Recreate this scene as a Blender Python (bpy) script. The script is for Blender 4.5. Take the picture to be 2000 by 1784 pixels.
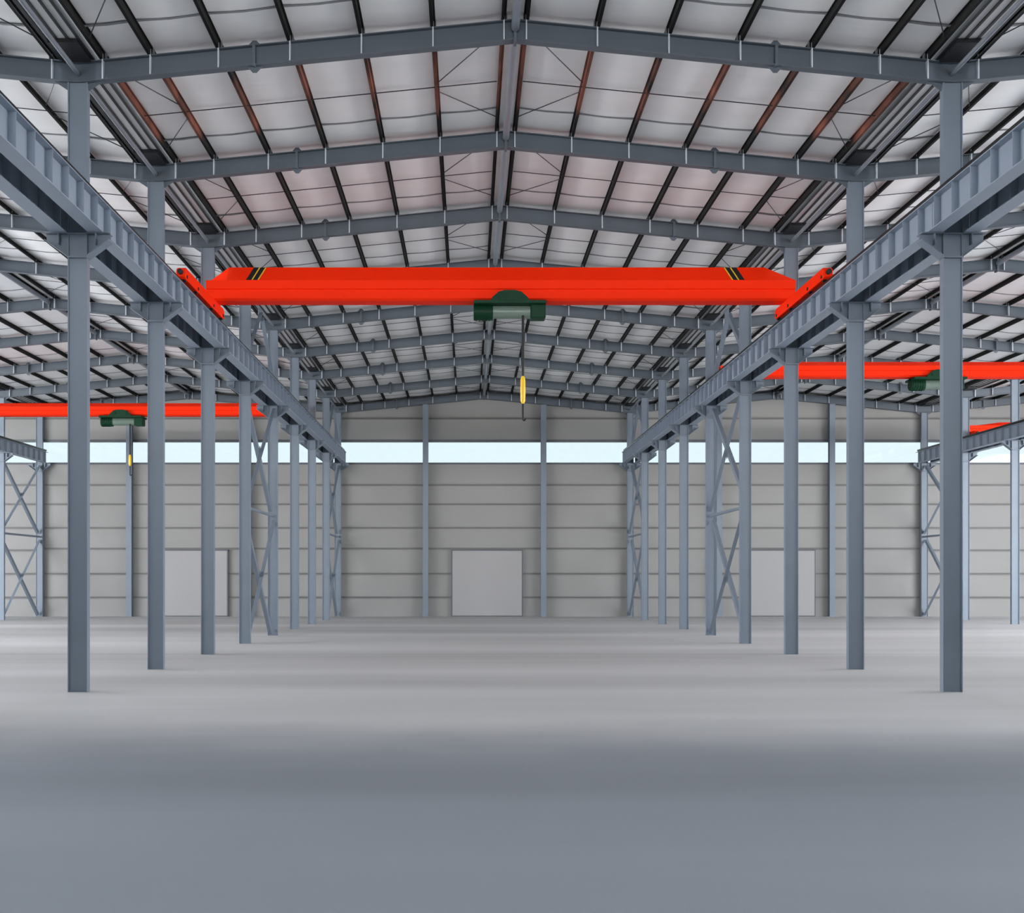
import bpy, math, random
from mathutils import Vector as V

# ------------------------------------------------------------------ camera, world, exposure
for o in list(bpy.data.objects):
    bpy.data.objects.remove(o)
S = bpy.context.scene
COL = S.collection
S.view_settings.view_transform = 'Standard'
S.view_settings.look = 'None'
S.view_settings.gamma = 1.0
S.view_settings.use_curve_mapping = False
S.view_settings.exposure = 0.08

CAM_Z = 2.33
F_PX = 2289.0
cd = bpy.data.cameras.new('camera')
cam = bpy.data.objects.new('camera', cd)
COL.objects.link(cam)
cam.location = (0, 0, CAM_Z)
cam.rotation_euler = (math.pi / 2, 0, 0)
cd.sensor_width = 36.0
cd.sensor_fit = 'HORIZONTAL'
cd.lens = 36.0 * F_PX / 2000.0
cd.shift_x = (1000 - 915) / 2000.0
cd.shift_y = (1131 - 892) / 2000.0
cd.clip_end = 400
S.camera = cam

# daylight: pale overcast sky above, brighter lower half added to light the roof from below
SKY = 14.0
W = bpy.data.worlds.new('overcast_daylight')
S.world = W
W.use_nodes = True
nt = W.node_tree
nt.nodes.clear()
wo = nt.nodes.new('ShaderNodeOutputWorld')
bg = nt.nodes.new('ShaderNodeBackground')
tc = nt.nodes.new('ShaderNodeTexCoord')
sp = nt.nodes.new('ShaderNodeSeparateXYZ')
rp = nt.nodes.new('ShaderNodeValToRGB')
mp = nt.nodes.new('ShaderNodeMapRange')
mp.inputs['From Min'].default_value = -1
mp.inputs['From Max'].default_value = 1
nt.links.new(tc.outputs['Generated'], sp.inputs[0])
nt.links.new(sp.outputs['Z'], mp.inputs['Value'])
nt.links.new(mp.outputs['Result'], rp.inputs[0])
nt.links.new(rp.outputs[0], bg.inputs[0])
nt.links.new(bg.outputs[0], wo.inputs[0])
els = rp.color_ramp.elements
els[0].position = 0.0
els[0].color = (1.15, 1.13, 1.11, 1)
els[1].position = 1.0
els[1].color = (0.72, 0.84, 1.0, 1)
e = els.new(0.49); e.color = (1.25, 1.23, 1.20, 1)
e = els.new(0.51); e.color = (0.95, 0.97, 1.0, 1)
bg.inputs['Strength'].default_value = SKY

BAY = 6.0
D0 = 24.18
def FY(k):                       # depth of frame line k
    return D0 + BAY * k
WALL_Y = FY(8) + 0.30
FRONT_Y = -9.0
OPEN_Y, OPEN_Y2 = 15.0, 58.0     # unseen side walls left open between these depths, to shape the daylight
X_LL, X_L, X_R, X_RR = -26.4, -8.04, 9.96, 28.06
X_FL, X_FR = -44.4, 46.06        # outer edges of the outermost roofs
ROWS = {'LL': X_LL, 'L': X_L, 'R': X_R, 'RR': X_RR}

def portal(name, loc, rot, sx, sy):
    l = bpy.data.lights.new(name, 'AREA')
    l.shape = 'RECTANGLE'; l.size = sx; l.size_y = sy
    l.cycles.is_portal = True
    o = bpy.data.objects.new(name, l)
    COL.objects.link(o)
    o.location = loc; o.rotation_euler = rot
    return o
sideL = OPEN_Y2 - OPEN_Y
portal('daylight_portal', (X_FL - .1, OPEN_Y + sideL / 2, 6.4), (math.pi / 2, 0, -math.pi / 2), sideL, 12.8)
portal('daylight_portal', (X_FR + .1, OPEN_Y + sideL / 2, 6.4), (math.pi / 2, 0, math.pi / 2), sideL, 12.8)

# added area light behind the camera, brightening the crane; its front window is made up
l = bpy.data.lights.new('added_front_light', 'AREA')
l.shape = 'RECTANGLE'; l.size = X_FR - X_FL - 1; l.size_y = 1.2
l.energy = 1250; l.color = (.97, .985, 1.0); l.spread = math.radians(32)
fo = bpy.data.objects.new('added_front_light', l)
COL.objects.link(fo)
fo.location = ((X_FL + X_FR) / 2, FRONT_Y + .05, 10.15)
fo.rotation_euler = (math.pi / 2, 0, 0)

# ------------------------------------------------------------------ helpers
class MB:
    def __init__(s):
        s.v = []; s.f = []
    def box(s, x0, x1, y0, y1, z0, z1):
        b = len(s.v)
        s.v += [V(p) for p in ((x0,y0,z0),(x1,y0,z0),(x1,y1,z0),(x0,y1,z0),(x0,y0,z1),(x1,y0,z1),(x1,y1,z1),(x0,y1,z1))]
        s.f += [tuple(b+i for i in q) for q in ((3,2,1,0),(4,5,6,7),(0,1,5,4),(1,2,6,5),(2,3,7,6),(3,0,4,7))]
        return s
    def prism(s, poly, vec):
        n = len(poly); b = len(s.v); vec = V(vec)
        poly = [V(p) for p in poly]
        s.v += poly + [p + vec for p in poly]
        nrm = V((0,0,0))
        for i in range(n):
            nrm += (poly[i]-poly[0]).cross(poly[(i+1) % n]-poly[0])
        flip = nrm.dot(vec) > 0
        lo = list(range(b, b+n)); hi = list(range(b+n, b+2*n))
        s.f.append(tuple(lo[::-1] if flip else lo))
        s.f.append(tuple(hi if flip else hi[::-1]))
        for i in range(n):
            j = (i+1) % n
            q = (lo[i], lo[j], hi[j], hi[i])
            s.f.append(q if flip else q[::-1])
        return s
    def loft(s, rings):
        n = len(rings[0]); b = len(s.v)
        for r in rings: s.v += [V(p) for p in r]
        for k in range(len(rings)-1):
            for i in range(n):
                j = (i+1) % n
                s.f.append((b+k*n+i, b+k*n+j, b+(k+1)*n+j, b+(k+1)*n+i))
        s.f.append(tuple(b+i for i in range(n))[::-1])
        s.f.append(tuple(b+(len(rings)-1)*n+i for i in range(n)))
        return s
    def beam(s, p0, p1, w, h, side=(1,0,0)):
        # box of width w along `side` and height h across
        p0 = V(p0); p1 = V(p1); d = (p1-p0).normalized()
        sd = V(side); sd = (sd - d*sd.dot(d)).normalized()
        up = sd.cross(d)
        poly = [p0 + sd*a*w/2 + up*c*h/2 for a, c in ((-1,-1),(1,-1),(1,1),(-1,1))]
        return s.prism(poly, p1-p0)
    def angle(s, p0, p1, w, t, side=(1,0,0)):
        # an L-shaped rolled angle
        p0 = V(p0); p1 = V(p1); d = (p1-p0).normalized()
        sd = V(side); sd = (sd - d*sd.dot(d)).normalized()
        up = sd.cross(d)
        L = ((0,-.5),(t/w,-.5),(t/w,.5-t/w),(.7,.5-t/w),(.7,.5),(0,.5))
        return s.prism([p0 + sd*a*w + up*c*w for a, c in L], p1-p0)
    def tube(s, p0, p1, r, n=12, r1=None):
        p0 = V(p0); p1 = V(p1); d = (p1-p0).normalized()
        a = V((0,0,1)) if abs(d.z) < .9 else V((1,0,0))
        u = d.cross(a).normalized(); w = d.cross(u)
        r1 = r if r1 is None else r1
        ring = lambda p, q: [p + (u*math.cos(t) + w*math.sin(t))*q for t in [2*math.pi*i/n for i in range(n)]]
        return s.loft([ring(p0, r), ring(p1, r1)])
    def path(s, pts, r, n=8):
        rings = []
        pts = [V(p) for p in pts]
        for i, p in enumerate(pts):
            d = (pts[min(i+1, len(pts)-1)] - pts[max(i-1, 0)]).normalized()
            a = V((0,1,0)) if abs(d.y) < .9 else V((1,0,0))
            u = d.cross(a).normalized(); w = d.cross(u)
            q = r[i] if isinstance(r, (list, tuple)) else r
            rings.append([p + (u*math.cos(t) + w*math.sin(t))*q for t in [2*math.pi*j/n for j in range(n)]])
        return s.loft(rings)
    def build(s, name, mat, parent=None, bevel=0, smooth=False):
        me = bpy.data.meshes.new(name)
        me.from_pydata([tuple(p) for p in s.v], [], s.f)
        me.materials.append(mat)
        me.update()
        o = bpy.data.objects.new(name, me)
        COL.objects.link(o)
        if parent: o.parent = parent
        if bevel:
            m = o.modifiers.new('edge', 'BEVEL'); m.width = bevel; m.segments = 2; m.limit_method = 'ANGLE'
        if smooth:
            for p in me.polygons: p.use_smooth = True
            me.set_sharp_from_angle(angle=math.radians(40))
        return o

def tag(o, label=None, cat=None, group=None, kind=None):
    if label: o['label'] = label
    if cat: o['category'] = cat
    if group: o['group'] = group
    if kind: o['kind'] = kind
    return o
def empty(name, loc, label, cat, group=None, rz=0):
    o = bpy.data.objects.new(name, None)
    COL.objects.link(o)
    o.empty_display_size = .2
    o.location = loc; o.rotation_euler = (0, 0, rz)
    return tag(o, label, cat, group)
def dup(root, loc, label, group=None):
    r = root.copy(); COL.objects.link(r); r.location = loc
    r['label'] = label
    if group: r['group'] = group
    for ch in list(root.children):
        c = ch.copy(); COL.objects.link(c); c.parent = r
        for g in ch.children:
            d = g.copy(); COL.objects.link(d); d.parent = c
    return r
ORD = ['first','second','third','fourth','fifth','sixth','seventh','eighth','ninth','tenth','eleventh']

# ------------------------------------------------------------------ materials
def new_mat(name):
    m = bpy.data.materials.new(name); m.use_nodes = True
    return m, m.node_tree, m.node_tree.nodes['Principled BSDF']
def paint(name, col, rough=.5, var=.12, scale=1.5, metal=0, spec=.4, bump=0):
    m, t, b = new_mat(name)
    b.inputs['Roughness'].default_value = rough
    b.inputs['Metallic'].default_value = metal
    b.inputs['Specular IOR Level'].default_value = spec
    c = t.nodes.new('ShaderNodeTexCoord')
    n = t.nodes.new('ShaderNodeTexNoise'); n.inputs['Scale'].default_value = scale; n.inputs['Detail'].default_value = 5
    r = t.nodes.new('ShaderNodeMapRange'); r.inputs['To Min'].default_value = 1-var; r.inputs['To Max'].default_value = 1+var
    x = t.nodes.new('ShaderNodeMix'); x.data_type = 'RGBA'; x.blend_type = 'MULTIPLY'; x.inputs[0].default_value = 1
    x.inputs[6].default_value = (*col, 1)
    t.links.new(c.outputs['Object'], n.inputs['Vector'])
    t.links.new(n.outputs['Fac'], r.inputs['Value'])
    t.links.new(r.outputs['Result'], x.inputs[7])
    t.links.new(x.outputs[2], b.inputs['Base Color'])
    if bump:
        bp = t.nodes.new('ShaderNodeBump'); bp.inputs['Strength'].default_value = bump
        t.links.new(n.outputs['Fac'], bp.inputs['Height']); t.links.new(bp.outputs[0], b.inputs['Normal'])
    return m

M = {}
M['steel'] = paint('blue_grey_steel_paint', (.172, .208, .255), .45, .10, 1.2)
M['girder'] = paint('light_blue_grey_girder_paint', (.28, .33, .40), .45, .08, 1.5)
M['rafter'] = paint('slate_steel_paint', (.098, .118, .142), .5, .10, 1.2)
M['plate'] = paint('pale_steel_paint', (.58, .61, .65), .45, .08, 2)
M['galv'] = paint('galvanised_tube', (.24, .27, .31), .35, .1, 2, metal=.3)
M['gutter_pan'] = paint('pale_gutter_sheet', (.6, .6, .6), .5, .1, 1)
M['gutter'] = paint('black_gutter_sheet', (.012, .013, .015), .5, .2, 2)
M['rail'] = paint('dark_rail_steel', (.02, .022, .026), .4, .1, 2, metal=.4)
M['rod'] = paint('dark_rod', (.05, .053, .06), .5, .1, 2)
M['orange'] = paint('orange_red_gloss_paint', (.98, .026, .001), .6, .03, .6, spec=.1)
M['black'] = paint('black_rubber', (.008, .008, .008), .6, .1, 3)
M['green'] = paint('dark_green_paint', (.004, .038, .016), .5, .15, 3, spec=.15)
M['drum'] = paint('grey_green_drum', (.16, .22, .18), .4, .1, 3)
M['yellow'] = paint('yellow_paint', (.80, .52, .03), .4, .06, 3)
M['wall'] = paint('grey_wall_cladding', (.275, .271, .263), .55, .06, .35)
M['girt'] = paint('galvanised_girt', (.17, .168, .165), .5, .08, 1)
M['trim'] = paint('dark_window_trim', (.10, .11, .125), .5, .08, 1)
M['door'] = paint('pale_door_sheet', (.32, .315, .316), .5, .03, .6)
M['seam'] = paint('grey_lap_tape', (.25, .25, .26), .6, .2, 1.0)

# purlins: near-black, the centre roof's carry patches of red oxide primer
def purlin_mat(name, primer):
    m, t, b = new_mat(name)
    b.inputs['Roughness'].default_value = .7; b.inputs['Specular IOR Level'].default_value = .2
    g = t.nodes.new('ShaderNodeTexCoord')
    n = t.nodes.new('ShaderNodeTexNoise'); n.inputs['Scale'].default_value = .55; n.inputs['Detail'].default_value = 3
    t.links.new(g.outputs['Object'], n.inputs['Vector'])
    if primer:
        s = t.nodes.new('ShaderNodeSeparateXYZ'); t.links.new(g.outputs['Object'], s.inputs[0])
        a = t.nodes.new('ShaderNodeMapRange'); a.interpolation_type = 'SMOOTHSTEP'
        a.inputs['From Min'].default_value = 24.6; a.inputs['From Max'].default_value = 25.6
        c = t.nodes.new('ShaderNodeMapRange'); c.interpolation_type = 'SMOOTHSTEP'
        c.inputs['From Min'].default_value = 29.0; c.inputs['From Max'].default_value = 28.2
        for q in (a, c): t.links.new(s.outputs['Y'], q.inputs['Value'])
        mu = t.nodes.new('ShaderNodeMath'); mu.operation = 'MULTIPLY'
        t.links.new(a.outputs[0], mu.inputs[0]); t.links.new(c.outputs[0], mu.inputs[1])
        r = t.nodes.new('ShaderNodeMapRange'); r.inputs['From Min'].default_value = .36; r.inputs['From Max'].default_value = .62
        t.links.new(n.outputs['Fac'], r.inputs['Value'])
        m2 = t.nodes.new('ShaderNodeMath'); m2.operation = 'MULTIPLY'
        t.links.new(mu.outputs[0], m2.inputs[0]); t.links.new(r.outputs[0], m2.inputs[1])
        x = t.nodes.new('ShaderNodeMix'); x.data_type = 'RGBA'
        x.inputs[6].default_value = (.009, .009, .009, 1); x.inputs[7].default_value = (.22, .075, .05, 1)
        t.links.new(m2.outputs[0], x.inputs[0]); t.links.new(x.outputs[2], b.inputs['Base Color'])
    else:
        b.inputs['Base Color'].default_value = (.009, .009, .009, 1)
    return m
M['purlin'] = purlin_mat('black_purlin_steel', False)
M['purlin_primer'] = purlin_mat('black_purlin_with_red_primer', True)

# roof liner: white insulation facing with faint ripples across the slope
m, t, b = new_mat('white_roof_liner')
b.inputs['Roughness'].default_value = .55
c = t.nodes.new('ShaderNodeTexCoord'); mpg = t.nodes.new('ShaderNodeMapping')
mpg.inputs['Scale'].default_value = (.25, 1.6, 1)
n = t.nodes.new('ShaderNodeTexNoise'); n.inputs['Scale'].default_value = 1.0; n.inputs['Detail'].default_value = 4
r = t.nodes.new('ShaderNodeMapRange'); r.inputs['To Min'].default_value = .92; r.inputs['To Max'].default_value = 1.06
x = t.nodes.new('ShaderNodeMix'); x.data_type = 'RGBA'; x.blend_type = 'MULTIPLY'; x.inputs[0].default_value = 1
x.inputs[6].default_value = (.88, .87, .865, 1)
bp = t.nodes.new('ShaderNodeBump'); bp.inputs['Strength'].default_value = .25; bp.inputs['Distance'].default_value = .1
t.links.new(c.outputs['Object'], mpg.inputs[0]); t.links.new(mpg.outputs[0], n.inputs['Vector'])
t.links.new(n.outputs['Fac'], r.inputs['Value']); t.links.new(r.outputs[0], x.inputs[7])
t.links.new(x.outputs[2], b.inputs['Base Color'])
t.links.new(n.outputs['Fac'], bp.inputs['Height']); t.links.new(bp.outputs[0], b.inputs['Normal'])
M['liner'] = m

# floor: pale concrete with faint noise bands across it and joints; it turns darker and blue-grey towards the front
m, t, b = new_mat('concrete_floor')
c = t.nodes.new('ShaderNodeTexCoord')
s = t.nodes.new('ShaderNodeSeparateXYZ'); t.links.new(c.outputs['Object'], s.inputs[0])
mpg = t.nodes.new('ShaderNodeMapping'); mpg.inputs['Scale'].default_value = (.025, .16, 1)
n = t.nodes.new('ShaderNodeTexNoise'); n.inputs['Scale'].default_value = 1.0; n.inputs['Detail'].default_value = 4
t.links.new(c.outputs['Object'], mpg.inputs[0]); t.links.new(mpg.outputs[0], n.inputs['Vector'])
r = t.nodes.new('ShaderNodeMapRange'); r.inputs['From Min'].default_value = .3; r.inputs['From Max'].default_value = .7
r.inputs['To Min'].default_value = .74; r.inputs['To Max'].default_value = 1.14
t.links.new(n.outputs['Fac'], r.inputs['Value'])
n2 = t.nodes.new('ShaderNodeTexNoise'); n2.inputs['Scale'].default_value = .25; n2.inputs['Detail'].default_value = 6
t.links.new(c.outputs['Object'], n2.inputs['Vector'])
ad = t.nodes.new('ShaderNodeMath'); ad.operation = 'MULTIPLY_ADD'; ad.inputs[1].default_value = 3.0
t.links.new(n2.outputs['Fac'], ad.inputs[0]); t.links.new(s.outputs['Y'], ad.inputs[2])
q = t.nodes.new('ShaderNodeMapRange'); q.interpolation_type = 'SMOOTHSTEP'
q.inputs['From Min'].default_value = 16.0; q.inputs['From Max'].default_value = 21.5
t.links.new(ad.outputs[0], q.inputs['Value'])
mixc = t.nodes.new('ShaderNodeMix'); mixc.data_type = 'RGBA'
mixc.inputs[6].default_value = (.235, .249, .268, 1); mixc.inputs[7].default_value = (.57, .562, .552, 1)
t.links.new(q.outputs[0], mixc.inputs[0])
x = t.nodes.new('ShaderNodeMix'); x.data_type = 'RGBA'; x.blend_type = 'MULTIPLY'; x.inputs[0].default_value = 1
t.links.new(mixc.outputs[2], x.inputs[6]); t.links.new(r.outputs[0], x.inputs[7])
prev = x.outputs[2]
for jy in (36.2, 46.9, 60.0):
    a = t.nodes.new('ShaderNodeMath'); a.operation = 'SUBTRACT'; a.inputs[1].default_value = jy
    t.links.new(s.outputs['Y'], a.inputs[0])
    ab = t.nodes.new('ShaderNodeMath'); ab.operation = 'ABSOLUTE'; t.links.new(a.outputs[0], ab.inputs[0])
    lt = t.nodes.new('ShaderNodeMapRange'); lt.inputs['From Min'].default_value = .03; lt.inputs['From Max'].default_value = .12
    lt.inputs['To Min'].default_value = .78; lt.inputs['To Max'].default_value = 1
    t.links.new(ab.outputs[0], lt.inputs['Value'])
    y = t.nodes.new('ShaderNodeMix'); y.data_type = 'RGBA'; y.blend_type = 'MULTIPLY'; y.inputs[0].default_value = 1
    t.links.new(prev, y.inputs[6]); t.links.new(lt.outputs[0], y.inputs[7]); prev = y.outputs[2]
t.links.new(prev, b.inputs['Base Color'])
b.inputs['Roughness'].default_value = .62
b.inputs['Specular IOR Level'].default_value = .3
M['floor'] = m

# window panes: thin tinted translucent sheet
m, t, b = new_mat('tinted_window_pane')
out = t.nodes['Material Output']
tr = t.nodes.new('ShaderNodeBsdfTransparent'); tr.inputs[0].default_value = tuple((q / (SKY * w_)) ** .5 for q, w_ in zip((.80, .96, .99), (.95, .97, 1.0))) + (1,)   # light crosses two faces
gl = t.nodes.new('ShaderNodeBsdfGlossy'); gl.inputs['Roughness'].default_value = .05
mx = t.nodes.new('ShaderNodeMixShader'); mx.inputs[0].default_value = .03
t.links.new(tr.outputs[0], mx.inputs[1]); t.links.new(gl.outputs[0], mx.inputs[2]); t.links.new(mx.outputs[0], out.inputs[0])
M['glass'] = m

# ------------------------------------------------------------------ roof profile
SLOPE = .098
ZV = 12.54                        # underside of rafters at the valleys
RD = .42                          # rafter depth
PD = .16                          # purlin depth
def spans():
    return [('far left', X_FL, X_LL), ('left', X_LL, X_L), ('central', X_L, X_R), ('right', X_R, X_RR), ('far right', X_RR, X_FR)]
def zb(x, a, b):
    return ZV + SLOPE * min(x - a, b - x)
PUR = [.23, 1.69, 3.16, 4.63, 6.10, 7.50]

# ------------------------------------------------------------------ setting
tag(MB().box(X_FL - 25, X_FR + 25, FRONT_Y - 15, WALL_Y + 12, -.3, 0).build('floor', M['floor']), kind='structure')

# back wall with a strip window all the way across
WIN_LO, WIN_HI = 9.50, 10.80
mb = MB()
mb.box(X_FL, X_FR, WALL_Y, WALL_Y + .15, 0, WIN_LO)
for nm, a, b_ in spans():
    c = (a + b_) / 2; H = RD + PD + .09
    mb.prism([(a, WALL_Y, WIN_HI), (b_, WALL_Y, WIN_HI), (b_, WALL_Y, ZV + H), (c, WALL_Y, zb(c, a, b_) + H), (a, WALL_Y, ZV + H)], (0, .15, 0))
tag(mb.build('wall_back', M['wall']), kind='structure')
tag(MB().box(X_FL, X_FR, FRONT_Y - .2, FRONT_Y, 0, WIN_LO).box(X_FL, X_FR, FRONT_Y - .2, FRONT_Y, WIN_HI, ZV + .5).build('wall_front', M['wall']), kind='structure')
tag(MB().box(X_FL - .2, X_FL, FRONT_Y, OPEN_Y, 0, ZV + .5).box(X_FL - .2, X_FL, OPEN_Y2, WALL_Y, 0, ZV + .5).build('wall_left', M['wall']), kind='structure')
tag(MB().box(X_FR, X_FR + .2, FRONT_Y, OPEN_Y, 0, ZV + .5).box(X_FR, X_FR + .2, OPEN_Y2, WALL_Y, 0, ZV + .5).build('wall_right', M['wall']), kind='structure')

tag(MB().box(X_FL, X_FR, FRONT_Y - .1, FRONT_Y - .092, WIN_LO, WIN_HI).build('window_12', M['glass']), kind='structure')  # unseen pane strip, added to go with the front area light

# ceilings: liner pillowed between the purlins
def ceiling(nm, a, b_):
    half = (b_ - a) / 2; c = (a + b_) / 2
    xs = [0.0]
    edges = [0] + PUR
    edges = [q for q in edges if q < half - .25] + [half - .42]
    prof = []                                     # (distance from ridge, sag)
    for i in range(len(edges) - 1):
        e0, e1 = edges[i], edges[i+1]
        N = 6
        for j in range(N):
            u = j / N
            prof.append((e0 + (e1-e0)*u, (.045 if i < 6 else .02) * math.sin(math.pi*u) ** .8 if i else 0))
    prof.append((edges[-1], 0))
    line = [(c - d, sg) for d, sg in prof[::-1]] + [(c + d, sg) for d, sg in prof[1:]]
    ys = []
    y = FRONT_Y
    while y < WALL_Y:
        ys.append(y); y += 1.0
    ys.append(WALL_Y)
    mb = MB()
    for yy in ys:
        for xx, sg in line:
            ph = ((yy - D0) / BAY) % 1.0
            mb.v.append(V((xx, yy, zb(xx, a, b_) + RD + PD + .012 - sg * (.6 + .4*math.sin(math.pi*ph)))))
    n = len(line)
    for j in range(len(ys) - 1):
        for i in range(n - 1):
            mb.f.append((j*n+i, (j+1)*n+i, (j+1)*n+i+1, j*n+i+1))
    o = mb.build('ceiling', M['liner'], smooth=True)
    sol = o.modifiers.new('thick', 'SOLIDIFY'); sol.thickness = .12; sol.offset = -1
    tag(o, kind='structure')
    if nm in ('left', 'central', 'right'):
        for k in range(0, 9):
            yy = FY(k) - 1.25
            mb = MB()
            for sgn in (-1, 1):
                for i in range(len(PUR)):
                    d0, d1 = PUR[i] + .05, (PUR[i+1] if i < 5 else half - .4) - .05
                    x0, x1 = c + sgn*d0, c + sgn*d1
                    z0, z1 = zb(x0, a, b_) + RD + PD - .012, zb(x1, a, b_) + RD + PD - .012
                    xm = (x0+x1)/2; zm = (z0+z1)/2 - .022
                    for (p, q) in (((x0, z0), (xm, zm)), ((xm, zm), (x1, z1))):
                        mb.beam((p[0], yy, p[1]), (q[0], yy, q[1]), .07, .016, (0, 1, 0))
            mb.build('lap_seam', M['seam'], o)
for nm, a, b_ in spans():
    ceiling(nm, a, b_)

# wall girts, posts, windows, doors
POSTS = {'left': [-3.65, 3.65], 'central': [-3.60, 3.66], 'right': [-3.6, 3.35], 'far left': [], 'far right': []}
wn = 0
GZ = [12.24, 8.13, 6.94, 5.48, 4.10, 2.65, 1.19]
GN = ['above the strip window', 'just below the strip window', 'second below the strip window', 'third below the strip window',
      'level with the door heads', 'across the door middles', 'nearest the floor']
DOORS = {'left': (-.02, 4.28), 'central': (-.04, 4.28), 'right': (-.05, 4.28)}
DN = {'left': 1, 'central': 2, 'right': 3}
for nm, a, b_ in spans():
    c = (a + b_) / 2
    # doors
    dx0 = dx1 = None
    if nm in DOORS:
        off, w = DOORS[nm]
        cc = c + .19
        dx0, dx1 = cc - w/2, cc + w/2
        d = MB().box(dx0, dx1, WALL_Y - .22, WALL_Y - .14, .06, 4.06).build('door_%d' % DN[nm], M['door'], bevel=.01)
        tag(d, kind='structure')
        MB().box(dx0 - .07, dx0, WALL_Y - .2, WALL_Y, 0, 4.12).box(dx1, dx1 + .07, WALL_Y - .2, WALL_Y, 0, 4.12)\
            .box(dx0 - .07, dx1 + .07, WALL_Y - .24, WALL_Y, 4.06, 4.13).build('door_frame', M['trim'], d)
        MB().box(dx0, dx1, WALL_Y - .2, WALL_Y - .1, .0, .06).build('door_threshold', M['trim'], d)
    # girts
    for z, gname in zip(GZ, GN):
        segs = [(a + .21, b_ - .21)]
        if dx0 and z < 4.05:
            segs = [(a + .21, dx0 - .075), (dx1 + .075, b_ - .21)]
        if dx0 and abs(z - 4.10) < .01: z = 4.20
        for si, (g0, g1) in enumerate(segs):
            if nm.startswith('far'): side = nm
            elif len(segs) == 2: side = '%s bay, %s of its door' % (nm, ('left', 'right')[si])
            else: side = '%s bay' % nm
            # lipped channel: web on the wall, two flanges
            mb = MB().box(g0, g1, WALL_Y - .03, WALL_Y, z - .05, z + .05)
            mb.box(g0, g1, WALL_Y - .13, WALL_Y - .03, z + .035, z + .05).box(g0, g1, WALL_Y - .13, WALL_Y - .03, z - .05, z - .035)
            mb.box(g0, g1, WALL_Y - .13, WALL_Y - .115, z - .035, z - .02).box(g0, g1, WALL_Y - .13, WALL_Y - .115, z + .02, z + .035)
            o = mb.build('wall_girt', M['girt'])
            tag(o, 'grey wall girt %s, %s' % (gname, side if not nm.startswith('far') else nm + ' edge'), 'girt', 'girts of the back wall')
    # posts
    for i, px in enumerate(POSTS[nm]):
        X = c + px
        e_ = empty('wall_post', (X, WALL_Y - .32, 0), '%s grey steel wind post of the %s bay, standing against the back wall' % (('left', 'right')[i], nm), 'post', 'wind posts of the back wall')
        zt = zb(X, a, b_) - .02
        MB().box(-.17, .17, -.17, -.15, 0, zt).box(-.17, .17, .15, .17, 0, zt).box(-.008, .008, -.15, .15, 0, zt).build('shaft', M['steel'], e_)
        MB().box(-.2, .2, -.18, .18, 0, .03).build('base_plate', M['steel'], e_)
    # windows
    xs = [a] + [c + q for q in POSTS[nm]] + [b_]
    for i in range(len(xs) - 1):
        wn += 1
        x0, x1 = xs[i], xs[i+1]
        f = MB().box(x0, x1, WALL_Y - .06, WALL_Y + .15, WIN_HI - .02, WIN_HI + .14).box(x0, x1, WALL_Y - .06, WALL_Y + .15, WIN_LO - .10, WIN_LO + .02)\
            .box(x0, x0 + .06, WALL_Y, WALL_Y + .15, WIN_LO, WIN_HI).box(x1 - .06, x1, WALL_Y, WALL_Y + .15, WIN_LO, WIN_HI).build('window_%d' % wn, M['trim'])
        tag(f, kind='structure')
        MB().box(x0 + .06, x1 - .06, WALL_Y + .06, WALL_Y + .068, WIN_LO + .02, WIN_HI - .02).build('pane', M['glass'], f)

# ------------------------------------------------------------------ columns
GIRD_LO, GIRD_HI = 9.45, 10.12     # crane runway girder, bottom and top
RAIL_TOP = 10.28
CW, CDp = .40, .18                 # column width (across the aisle) and depth
GOFF = .38                         # runway girder axis from the column axis
def h_shaft(z0, z1):
    tf = .022
    return MB().box(-CW/2, -CW/2 + tf, -CDp/2, CDp/2, z0, z1).box(CW/2 - tf, CW/2, -CDp/2, CDp/2, z0, z1).box(-CW/2 + tf, CW/2 - tf, -.05, -.035, z0, z1)
def make_column(loc, label, group):
    r = empty('steel_column', loc, label, 'column', group)
    tag(r, kind='thing')
    h_shaft(0, GIRD_LO - .5).build('lower_shaft', M['steel'], r)
    h_shaft(GIRD_LO - .02, ZV).build('upper_shaft', M['steel'], r)
    # stiffened head where the crane brackets meet
    h_shaft(GIRD_LO - .5, GIRD_LO - .02).box(-CW/2, CW/2, -.14, .14, GIRD_LO - .52, GIRD_LO - .49).box(-CW/2, CW/2, -.14, .14, GIRD_LO - .03, GIRD_LO - .015).build('column_head', M['steel'], r)
    for sg in (-1, 1):
        x0, x1 = sg * CW/2, sg * .66
        mb = MB()
        web = [(x0, -.01, GIRD_LO - .02), (x1, -.01, GIRD_LO - .02), (x1, -.01, GIRD_LO - .14), (x0, -.01, GIRD_LO - .48)]
        mb.prism(web, (0, .02, 0))
        mb.box(min(x0, x1), max(x0, x1), -.15, .15, GIRD_LO - .02, GIRD_LO)
        mb.prism([(x0, -.15, GIRD_LO - .50), (x1, -.15, GIRD_LO - .16), (x1, -.15, GIRD_LO - .14), (x0, -.15, GIRD_LO - .48)], (0, .30, 0))
        xm = sg * GOFF
        mb.box(xm - .008, xm + .008, -.14, .14, GIRD_LO - .24, GIRD_LO - .02)
        mb.build('crane_bracket', M['steel'], r)
    return r
RNAME = {'LL': 'the far left row', 'L': 'the row left of the aisle', 'R': 'the row right of the aisle', 'RR': 'the far right row'}
col0 = None
KR = {'L': range(-1, 9), 'R': range(-1, 9), 'LL': range(4, 9), 'RR': range(3, 9)}
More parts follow.
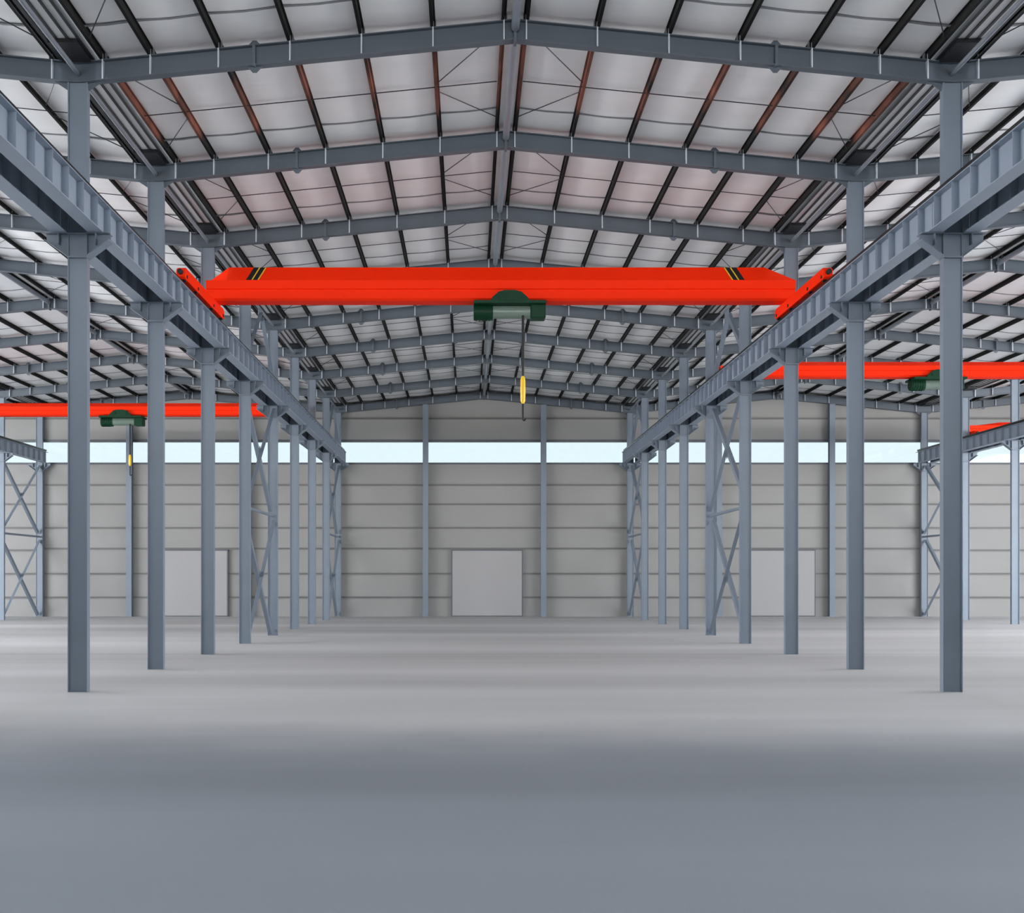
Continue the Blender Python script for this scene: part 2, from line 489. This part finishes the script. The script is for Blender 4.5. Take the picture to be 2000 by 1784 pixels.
def nth(k, row):
    if row in ('L', 'R'):
        if k == 0: return 'nearest in view'
        if k == 8: return 'last one, against the back wall'
        if k < 0: return 'beside the camera'
        return ORD[k] + ' from the front'
    return {3: 'sixth from the back wall', 4: 'fifth from the back wall', 5: 'fourth from the back wall', 6: 'third from the back wall', 7: 'second from the back wall', 8: 'against the back wall'}[k]
for row, ks in KR.items():
    for k in ks:
        y = FY(k) - (.0 if k < 8 else .02)
        lab = 'blue-grey steel column in %s, %s' % (RNAME[row], nth(k, row))
        if col0 is None: col0 = make_column((ROWS[row], y, 0), lab, 'columns in %s' % RNAME[row])
        else: dup(col0, (ROWS[row], y, 0), lab, 'columns in %s' % RNAME[row])

# ------------------------------------------------------------------ crane runway girders, rails, walkway plates
def make_girder(loc, label, group):
    r = empty('runway_girder', loc, label, 'girder', group)
    L = BAY - .01; hw = .155; zl, zh = GIRD_LO, GIRD_HI
    MB().box(-hw, hw, .005, L, zl, zl + .022).build('bottom_flange', M['girder'], r)
    MB().box(-hw, hw, .005, L, zh - .022, zh).build('top_flange', M['girder'], r)
    MB().box(-.007, .007, .005, L, zl + .022, zh - .022).build('web', M['girder'], r)
    for i in range(7):
        yy = .43 + i * .857
        MB().box(-.145, -.007, yy, yy + .014, zl + .022, zh - .022).box(.007, .145, yy, yy + .014, zl + .022, zh - .022).build('stiffener', M['girder'], r)
    return r
g0 = None
GB = {'L': (-1, 8), 'R': (-1, 8), 'LL': (4, 8), 'RR': (3, 8)}
GSIDE = {'LL': (1,), 'L': (-1, 1), 'R': (-1, 1), 'RR': (-1, 1)}
def between(k, row):
    if row in ('L', 'R'):
        if k == -1: return 'span before first column'
        return 'span behind %s column' % ORD[k]
    return {3: 'fifth span from back wall', 4: 'fourth span from back wall', 5: 'third span from back wall', 6: 'second span from back wall', 7: 'span at back wall'}[k]
def facing(row, sg):
    return {('LL', 1): 'far left row', ('L', -1): 'left row, outer side', ('L', 1): 'left row, aisle side',
            ('R', -1): 'right row, aisle side', ('R', 1): 'right row, outer side',
            ('RR', -1): 'far right row, near side', ('RR', 1): 'far right row, outer side'}[(row, sg)]
for row, (k0, k1) in GB.items():
    for sg in GSIDE[row]:
        X = ROWS[row] + sg * GOFF
        for k in range(k0, k1):
            lab = 'grey crane runway girder, %s, %s' % (facing(row, sg), between(k, row))
            grp = 'runway girders, ' + facing(row, sg)
            if g0 is None: g0 = make_girder((X, FY(k), 0), lab, grp)
            else: dup(g0, (X, FY(k), 0), lab, grp)
        y0, y1 = FY(k0), FY(k1)
        o = MB().box(X - .045, X + .045, y0, y1, GIRD_HI, GIRD_HI + .02).box(X - .012, X + .012, y0, y1, GIRD_HI + .02, GIRD_HI + .07).box(X - .045, X + .045, y0, y1, GIRD_HI + .07, RAIL_TOP).build('crane_rail', M['rail'])
        tag(o, 'dark crane rail running along the girders, ' + facing(row, sg), 'rail', 'crane rails')
for row in ('L', 'R'):
    w0 = None
    for k in range(-1, 8):
        lab = 'narrow plate between twin runway girders, %s row, %s' % ({'L': 'left', 'R': 'right'}[row], between(k, row))
        if w0 is None:
            w0 = MB().box(-.222, .222, .15, BAY - .15, GIRD_HI - .05, GIRD_HI - .035).build('walkway_plate', M['rafter'])
            w0.location = (ROWS[row], FY(k), 0); tag(w0, lab, 'plate', 'plates between the twin girders')
        else:
            w = dup(w0, (ROWS[row], FY(k), 0), lab)

# ------------------------------------------------------------------ gable rafters
def make_rafter(nm, a, b_, loc, label, group):
    r = empty('gable_rafter', loc, label, 'rafter', group)
    half = (b_ - a) / 2; H = half * SLOPE
    fw = .11
    zz = lambda d: ZV + SLOPE * (half - abs(d))
    mb = MB()
    for sg in (-1, 1):
        x0, x1 = sg * (half - .0), 0
        mb.prism([(x0, -.006, ZV), (x1, -.006, ZV + H), (x1, -.006, ZV + H + RD), (x0, -.006, ZV + RD)], (0, .012, 0))
    mb.build('web', M['rafter'], r)
    for base, nme in ((0, 'bottom_flange'), (RD - .018, 'top_flange')):
        mb = MB()
        for sg in (-1, 1):
            x0 = sg * half
            mb.prism([(x0, -fw, ZV + base), (0, -fw, ZV + H + base), (0, -fw, ZV + H + base + .018), (x0, -fw, ZV + base + .018)], (0, 2*fw, 0))
        mb.build(nme, M['rafter'], r)
    for sg in (-1, 1):
        for d in PUR + [half - .52]:
            X = sg * d; z = zz(d)
            MB().box(X - .014, X + .014, -.112, -.006, z + .018, z + RD - .016).box(X - .014, X + .014, -.112, -.085, z + RD - .016, z + RD + .11).build('purlin_stiffener', M['plate'], r)
            Xc = X - sg * .055
            MB().box(Xc - .008, Xc + .008, -.09, .03, z + RD - .004, z + RD + PD - .02).build('purlin_cleat', M['rafter'], r)
        if half > 7:
            X = sg * 5.37; z = zz(5.37)
            mb = MB().box(X - .03, X + .03, -.12, .12, z - .02, z + RD + .02)
            for zt, s2 in ((z + RD, 1), (z, -1)):
                mb.prism([(X - .15, -.012, zt), (X + .15, -.012, zt), (X + .04, -.012, zt + s2*.12), (X - .04, -.012, zt + s2*.12)], (0, .024, 0))
            mb.build('splice_plate', M['rafter'], r)
        # haunch at the column
        x0, x1 = sg * (half - .21), sg * (half - .50)
        MB().prism([(x0, -.008, ZV + .01), (x1, -.008, zz(half - .5) + .005), (x0, -.008, ZV - .14)], (0, .016, 0)).build('haunch', M['rafter'], r)
    MB().box(-.03, .03, -.12, .12, ZV + H - .05, ZV + H + RD + .02).build('ridge_plate', M['rafter'], r)
    return r
SPN = {'far left': 'far left bay', 'left': 'left bay', 'central': 'central aisle', 'right': 'right bay', 'far right': 'far right bay'}
for nm, a, b_ in spans():
    r0 = None
    for k in (range(-1, 9) if not nm.startswith('far') else range(5, 9)):
        if nm.startswith('far'): pos = {5: 'fourth', 6: 'third', 7: 'second', 8: 'first'}[k] + ' from the back wall'
        else: pos = {-1: 'nearest, above the top of the view', 8: 'last one, against the back wall'}.get(k, ORD[k] + ' one in view from the front' if k >= 0 else '')
        lab = 'slate-grey gable rafter over the %s, %s' % (SPN[nm], pos)
        loc = ((a + b_) / 2, FY(k), 0)
        if r0 is None: r0 = make_rafter(nm, a, b_, loc, lab, 'gable rafters over the %s' % SPN[nm])
        else: dup(r0, loc, lab)

# ------------------------------------------------------------------ purlins, gutters, struts, tie rods
for nm, a, b_ in spans():
    half = (b_ - a) / 2; c = (a + b_) / 2
    for sg in (-1, 1):
        ds = PUR + [half - .52]
        for i, d in enumerate(ds):
            X = c + sg * d; z = zb(X, a, b_) + RD
            y0, y1 = 12.0, WALL_Y - .01
            lo, hi = .05, .05
            mb = MB().box(X - .008, X + .008, y0, y1, z, z + PD)
            xa, xb = sorted((X, X + sg*lo)); mb.box(xa, xb, y0, y1, z, z + .008)
            xa, xb = sorted((X, X - sg*hi)); mb.box(xa, xb, y0, y1, z + PD - .008, z + PD)
            xq = X + sg*lo; mb.box(xq - .006, xq + .006, y0, y1, z, z + .025)
            o = mb.build('roof_purlin', M['purlin_primer'] if nm == 'central' else M['purlin'])
            w = 'nearest the ridge' if i == 0 else ('at the valley gutter' if i == len(ds) - 1 else '%s from the ridge' % ORD[i])
            red = ' with red patches' if nm == 'central' and 0 <= i < 5 else ''
            tag(o, 'long dark purlin%s, %s slope over %s, %s' % (red, {-1: 'left', 1: 'right'}[sg], SPN[nm], w), 'purlin', 'purlins over the %s' % SPN[nm])
for row, X in ROWS.items():
    z = ZV + RD
    mb = MB().box(X - .30, X + .30, 12.0, WALL_Y, z + .07, z + .085)
    o = mb.build('valley_gutter', M['gutter_pan'])
    for sg in (-1, 1):
        mb = MB()
        xa, xb = sorted((X + sg*.37, X + sg*.30)); mb.box(xa, xb, 12.0, WALL_Y, z + .04, z + .26)
        xa, xb = sorted((X + sg*.14, X + sg*.09)); mb.box(xa, xb, 12.0, WALL_Y, z + .04, z + .07)
        mb.build('gutter_bearer', M['gutter'], o)
    for k in range(-1, 9):
        MB().box(X - .29, X + .29, FY(k) - 1.0, FY(k) - .12, z - .02, z + .06).build('dark_box', M['gutter'], o)  # plain black box under the gutter, just ahead of each rafter
    tag(o, 'valley gutter with black bearers running above %s' % RNAME[row], 'gutter', 'valley gutters')
def bay_name(k):
    return {0: 'nearest roof bay', 7: 'roof bay at the back wall'}.get(k, '%s roof bay from the front' % ORD[k]) if k >= 0 else 'roof bay above the top of the view'
for nm, a, b_ in spans():
    if nm.startswith('far'): continue
    c = (a + b_) / 2; z = ZV + SLOPE * (b_ - a) / 2 + RD * .55
    s0 = None
    for k in range(-1, 8):
        lab = 'round grey ridge strut over the %s, %s' % (SPN[nm], bay_name(k))
        if s0 is None:
            s0 = MB().tube((0, .12, 0), (0, BAY - .12, 0), .085, 14).build('ridge_strut', M['galv'], smooth=True)
            s0.location = (c, FY(k), z); tag(s0, lab, 'strut', 'ridge struts')
        else: dup(s0, (c, FY(k), z), lab)
for row in ('L', 'R'):
    s0 = None
    for k in range(-1, 8):
        lab = 'thin strut pipe between %s row column heads, %s' % ({'L': 'left', 'R': 'right'}[row], bay_name(k))
        if s0 is None:
            s0 = MB().tube((0, .006, 0), (0, BAY - .006, 0), .05, 12).build('valley_strut', M['galv'], smooth=True)
            s0.location = (ROWS[row], FY(k), ZV + .2); tag(s0, lab, 'strut', 'struts between column heads')
        else: dup(s0, (ROWS[row], FY(k), ZV + .2), lab)
# tie rods under the liner: one across the slope at mid bay, diagonals at ridge and eave
def tie_rods(nm, a, b_, sg, k, label):
    c = (a + b_) / 2; half = (b_ - a) / 2
    P = lambda d, y: V((sg * d, y, ZV + SLOPE * (half - d) + RD + .06))
    r = empty('tie_rod_set', (c, FY(k), 0), label, 'tie rods', 'tie rods over the %s' % SPN[nm])
    MB().tube(P(.3, BAY/2), P(half - .5, BAY/2), .012, 6).build('cross_rod', M['rod'], r)
    for y in (.35, BAY - .9):
        MB().tube(P(.26, y), P(1.66, BAY/2 + (-.25 if y < 3 else .25)), .012, 6).build('diagonal_rod', M['rod'], r)
        MB().tube(P(half - .5, y), P(7.5, BAY/2 + (-.25 if y < 3 else .25)), .012, 6).build('diagonal_rod', M['rod'], r)
    return r
for nm, a, b_ in spans():
    if nm.startswith('far'): continue
    for sg in ((-1, 1) if nm == 'central' else ((1,) if nm == 'left' else (-1,))):
        t0 = None
        for k in range(-1, 8):
            lab = 'thin tie rods, %s slope over %s, %s' % ({-1: 'left', 1: 'right'}[sg], SPN[nm], bay_name(k))
            if t0 is None: t0 = tie_rods(nm, a, b_, sg, k, lab)
            else: dup(t0, ((a + b_) / 2, FY(k), 0), lab)

# ------------------------------------------------------------------ bracing between columns
ZM = 4.85
def x_brace(X, k, z0, z1, label, group, w=.2):
    r = empty('cross_brace', (X, FY(k), z0), label, 'brace', group)
    H = z1 - z0; y0, y1 = .16, BAY - .16
    MB().angle((.012, y0, .12), (.012, y1, H - .12), w, .016).build('diagonal', M['steel'], r)
    MB().angle((-.012, y0, H - .12), (-.012, y1, .12), w, .016, (-1, 0, 0)).build('diagonal', M['steel'], r)
    ym = BAY / 2
    MB().prism([(-.012, ym - .2, H/2), (-.012, ym, H/2 - .25), (-.012, ym + .2, H/2), (-.012, ym, H/2 + .25)], (.024, 0, 0)).build('gusset_plate', M['steel'], r)
    return r
BR = {'L': 'left column row', 'R': 'right column row', 'LL': 'far left row', 'RR': 'far right row'}
for row, k in (('L', 3), ('R', 3), ('L', 7), ('R', 7), ('LL', 7), ('RR', 7)):
    where = 'behind the fourth column' if k == 3 else 'at the back wall'
    X = ROWS[row]
    x_brace(X, k, .02, ZM - .06, 'lower steel cross brace of the %s, %s' % (BR[row], where), 'cross braces')
    x_brace(X, k, ZM + .2, GIRD_LO - .1, 'upper steel cross brace of the %s, %s' % (BR[row], where), 'cross braces')
    o = MB().tube((X, FY(k) + .13, ZM + .07), (X, FY(k) + BAY - .13, ZM + .07), .06, 12).build('brace_strut', M['steel'], smooth=True)
    tag(o, 'horizontal strut between the two cross braces of the %s, %s' % (BR[row], where), 'strut', 'bracing struts')
    if row in ('L', 'R'):
        r = empty('chevron_brace', (X, FY(k), GIRD_HI), 'inverted V brace above the girders of the %s, %s' % (BR[row], where), 'brace', 'chevron braces')
        for y0 in (.16, BAY - .16):
            MB().angle((0, y0, .25), (0, BAY/2 + (-.08 if y0 < 3 else .08), ZV - GIRD_HI - .05), .20, .016).build('leg', M['steel'], r)
        MB().box(-.012, .012, BAY/2 - .35, BAY/2 + .35, ZV - GIRD_HI - .25, ZV - GIRD_HI + .14).build('apex_plate', M['steel'], r)

# ------------------------------------------------------------------ overhead cranes
GB_LO = 10.64                      # underside of the crane girders, resting on the end carriages
def crane(xl, xr, y, ztop, zbrk, label, stripes, clen=5.0, goff=0.0, over=0.0):
    xm = (xl + xr) / 2
    r = empty('overhead_crane', (xm, y, RAIL_TOP), label, 'crane')
    gy = goff
    hx = (xr - xl) / 2
    zb0 = GB_LO - RAIL_TOP; zt = ztop - RAIL_TOP; zk = zbrk - RAIL_TOP; zm = zb0 + (zk - zb0) * .54
    tp, hb = (.05, .42) if ztop > 11.2 else (.2, .36)
    def ring(x, top):
        q = hb - .05; w = hb - .15
        return [(p[0], p[1] + gy, p[2]) for p in [(x, -tp, top), (x, -hb, zk), (x, -hb, zm + .02), (x, -q, zm), (x, -q, zb0 + .06), (x, -w, zb0),
                (x, w, zb0), (x, q, zb0 + .06), (x, q, zm), (x, hb, zm + .02), (x, hb, zk), (x, tp, top)]]
    ends = hx + over
    lo, t0, t1 = (zk + .03, .62, .84) if stripes else (zk - .08, 2.0, 2.0)
    MB().loft([ring(-ends, lo), ring(-ends + t0, zt), ring(ends - t1, zt), ring(ends, lo)]).build('box_girder', M['orange'], r)
    for sg in (-1, 1):
        X = sg * hx
        h = clen / 2
        prof = [(-h, .10), (-h, .29), (-h + .10, .36), (h - .10, .36), (h, .29), (h, .10), (h - .08, .05), (-h + .08, .05)]
        c_ = MB().prism([(X - .12, q[0], q[1]) for q in prof], (.24, 0, 0)).build('end_carriage', M['orange'], r, bevel=.015)
        for wy in (-h + .2, -h + 1.5, h - 1.5, h - .2):
            MB().tube((X - .09, wy, .125), (X + .09, wy, .125), .125, 18).tube((X - .135, wy, .14), (X + .135, wy, .14), .05, 12).build('wheel', M['black'], c_, smooth=True)
        for e_ in (-1, 1):
            MB().tube((X, e_*h, .22), (X, e_*(h + .10), .22), .07, 12).build('buffer', M['black'], c_, smooth=True)
    if stripes:
        # hazard bands on the sloping front face: black with yellow edges
        n_ = V((0, -(zt - zk), hb - tp)).normalized()
        def face(x, u):
            return V((x, gy - hb + (hb - tp) * u, zk + (zt - zk) * u)) + n_ * .004
        for x0, lean in ((stripes[0] - xm, .17), (stripes[1] - xm, -.17)):
            seq = [('black', 0, .16), ('yellow', .16, .20), ('black', .20, .34), ('yellow', .34, .38)]
            if lean < 0: seq = [(c_, .38 - b2, .38 - a2) for c_, a2, b2 in seq]
            for c_, s0, s1 in seq:
                a2, b2 = x0 + s0, x0 + s1
                MB().prism([face(a2, .02), face(b2, .02), face(b2 + lean, .98), face(a2 + lean, .98)], n_ * .006).build('hazard_stripe', M[c_], r)
    return r
def hoist(x, y, label, cable=1.75, blk=.80, tail=.52):
    zb0 = GB_LO
    r = empty('electric_hoist', (x, y, zb0), label, 'hoist', 'electric hoists')
    # trolley side plates clipped round the girder's bottom flange
    for sg in (-1, 1):
        yy = sg * .50
        pts = [(-.60, -.06), (.60, -.06), (.52, .06), (.34, .22), (.16, .27), (-.16, .27), (-.34, .22), (-.52, .06)]
        MB().prism([(p[0], yy - .025, p[1]) for p in pts], (0, .05, 0)).build('trolley_plate', M['green'], r, bevel=.008)
        for wx in (-.3, .3):
            MB().tube((wx, sg*.465, .08), (wx, sg*.55, .08), .07, 14).build('trolley_wheel', M['green'], r, smooth=True)
    MB().box(-1.08, 1.08, -.53, .53, -.12, -.03).build('suspension_frame', M['green'], r, bevel=.01)
    m_ = MB().tube((-1.08, 0, -.28), (-.50, 0, -.28), .245, 24)
    m_.build('motor', M['green'], r, smooth=True)
    fins = MB()
    for i in range(5): fins.tube((-1.02 + .1*i, 0, -.28), (-.98 + .1*i, 0, -.28), .262, 24)
    fins.build('cooling_fins', M['green'], r)
    MB().box(.62, 1.08, -.26, .26, -.50, -.04).build('gearbox', M['green'], r, bevel=.04)
    MB().tube((-.50, 0, -.27), (.62, 0, -.27), .20, 28).build('rope_drum', M['drum'], r, smooth=True)
    g = MB()
    for i in range(14): g.tube((-.30 + i*.062, 0, -.27), (-.27 + i*.062, 0, -.27), .208, 24)
    g.build('wound_rope', M['drum'], r)
    cx = .40; z = -.45
    MB().tube((cx, -.12, -.30), (cx, -.12, z - cable), .04, 10).build('cable', M['black'], r, smooth=True)
    z -= cable
    b_ = MB().path([(cx, -.12, z + .06), (cx, -.12, z), (cx, -.12, z - .08), (cx, -.12, z - blk*.5), (cx, -.12, z - blk + .08), (cx, -.12, z - blk)],
                   [.03, .045, .07, .078, .07, .035], 14).build('hook_block', M['yellow'], r, smooth=True)
    z -= blk
    hk = [(cx, -.12, z + .03), (cx, -.12, z - tail*.8)]
    for i in range(9):
        t_ = i / 8 * math.pi * 1.25
        hk.append((cx + .035 - .035 * math.cos(t_), -.12, z - tail*.85 - .04 * math.sin(t_) - .02))
    MB().path(hk, [.035, .03] + [.026]*7 + [.02, .01], 8).build('hook', M['black'], r, smooth=True)
    return r
CY, GO = 33.7, 1.6
crane(X_L + GOFF, X_R - GOFF, CY, 11.70, 11.22, 'large orange-red overhead travelling crane across the central aisle, with hazard stripes', (-6.62, 7.84), goff=GO, over=.16)
hoist((995 - 915) / F_PX * (CY + GO), CY + GO, 'dark green electric hoist under the central orange crane, yellow hook block hanging', 1.8, .80, .52)
LY, RY, QY = 59.9, 48.5, 67.2
crane(X_LL + GOFF, X_L - GOFF, LY, 11.30, 11.08, 'orange-red overhead crane in the left bay, low in front of the strip window', None, 3.4)
hoist((240 - 915) / F_PX * LY, LY, 'small dark green hoist under the left bay crane', 1.55, .55, .50)
crane(X_R + GOFF, X_RR - GOFF, RY, 11.30, 11.08, 'orange-red overhead crane in the right bay, partly behind the near columns', None, 3.4)
hoist((1828 - 915) / F_PX * RY, RY, 'dark green hoist under the right bay crane, half hidden by the nearest right column', 1.55, .55, .50)
crane(X_RR + GOFF, X_FR - GOFF, QY, 11.30, 11.08, 'end of an orange-red crane peeking over the far right runway girder', None, 3.4)
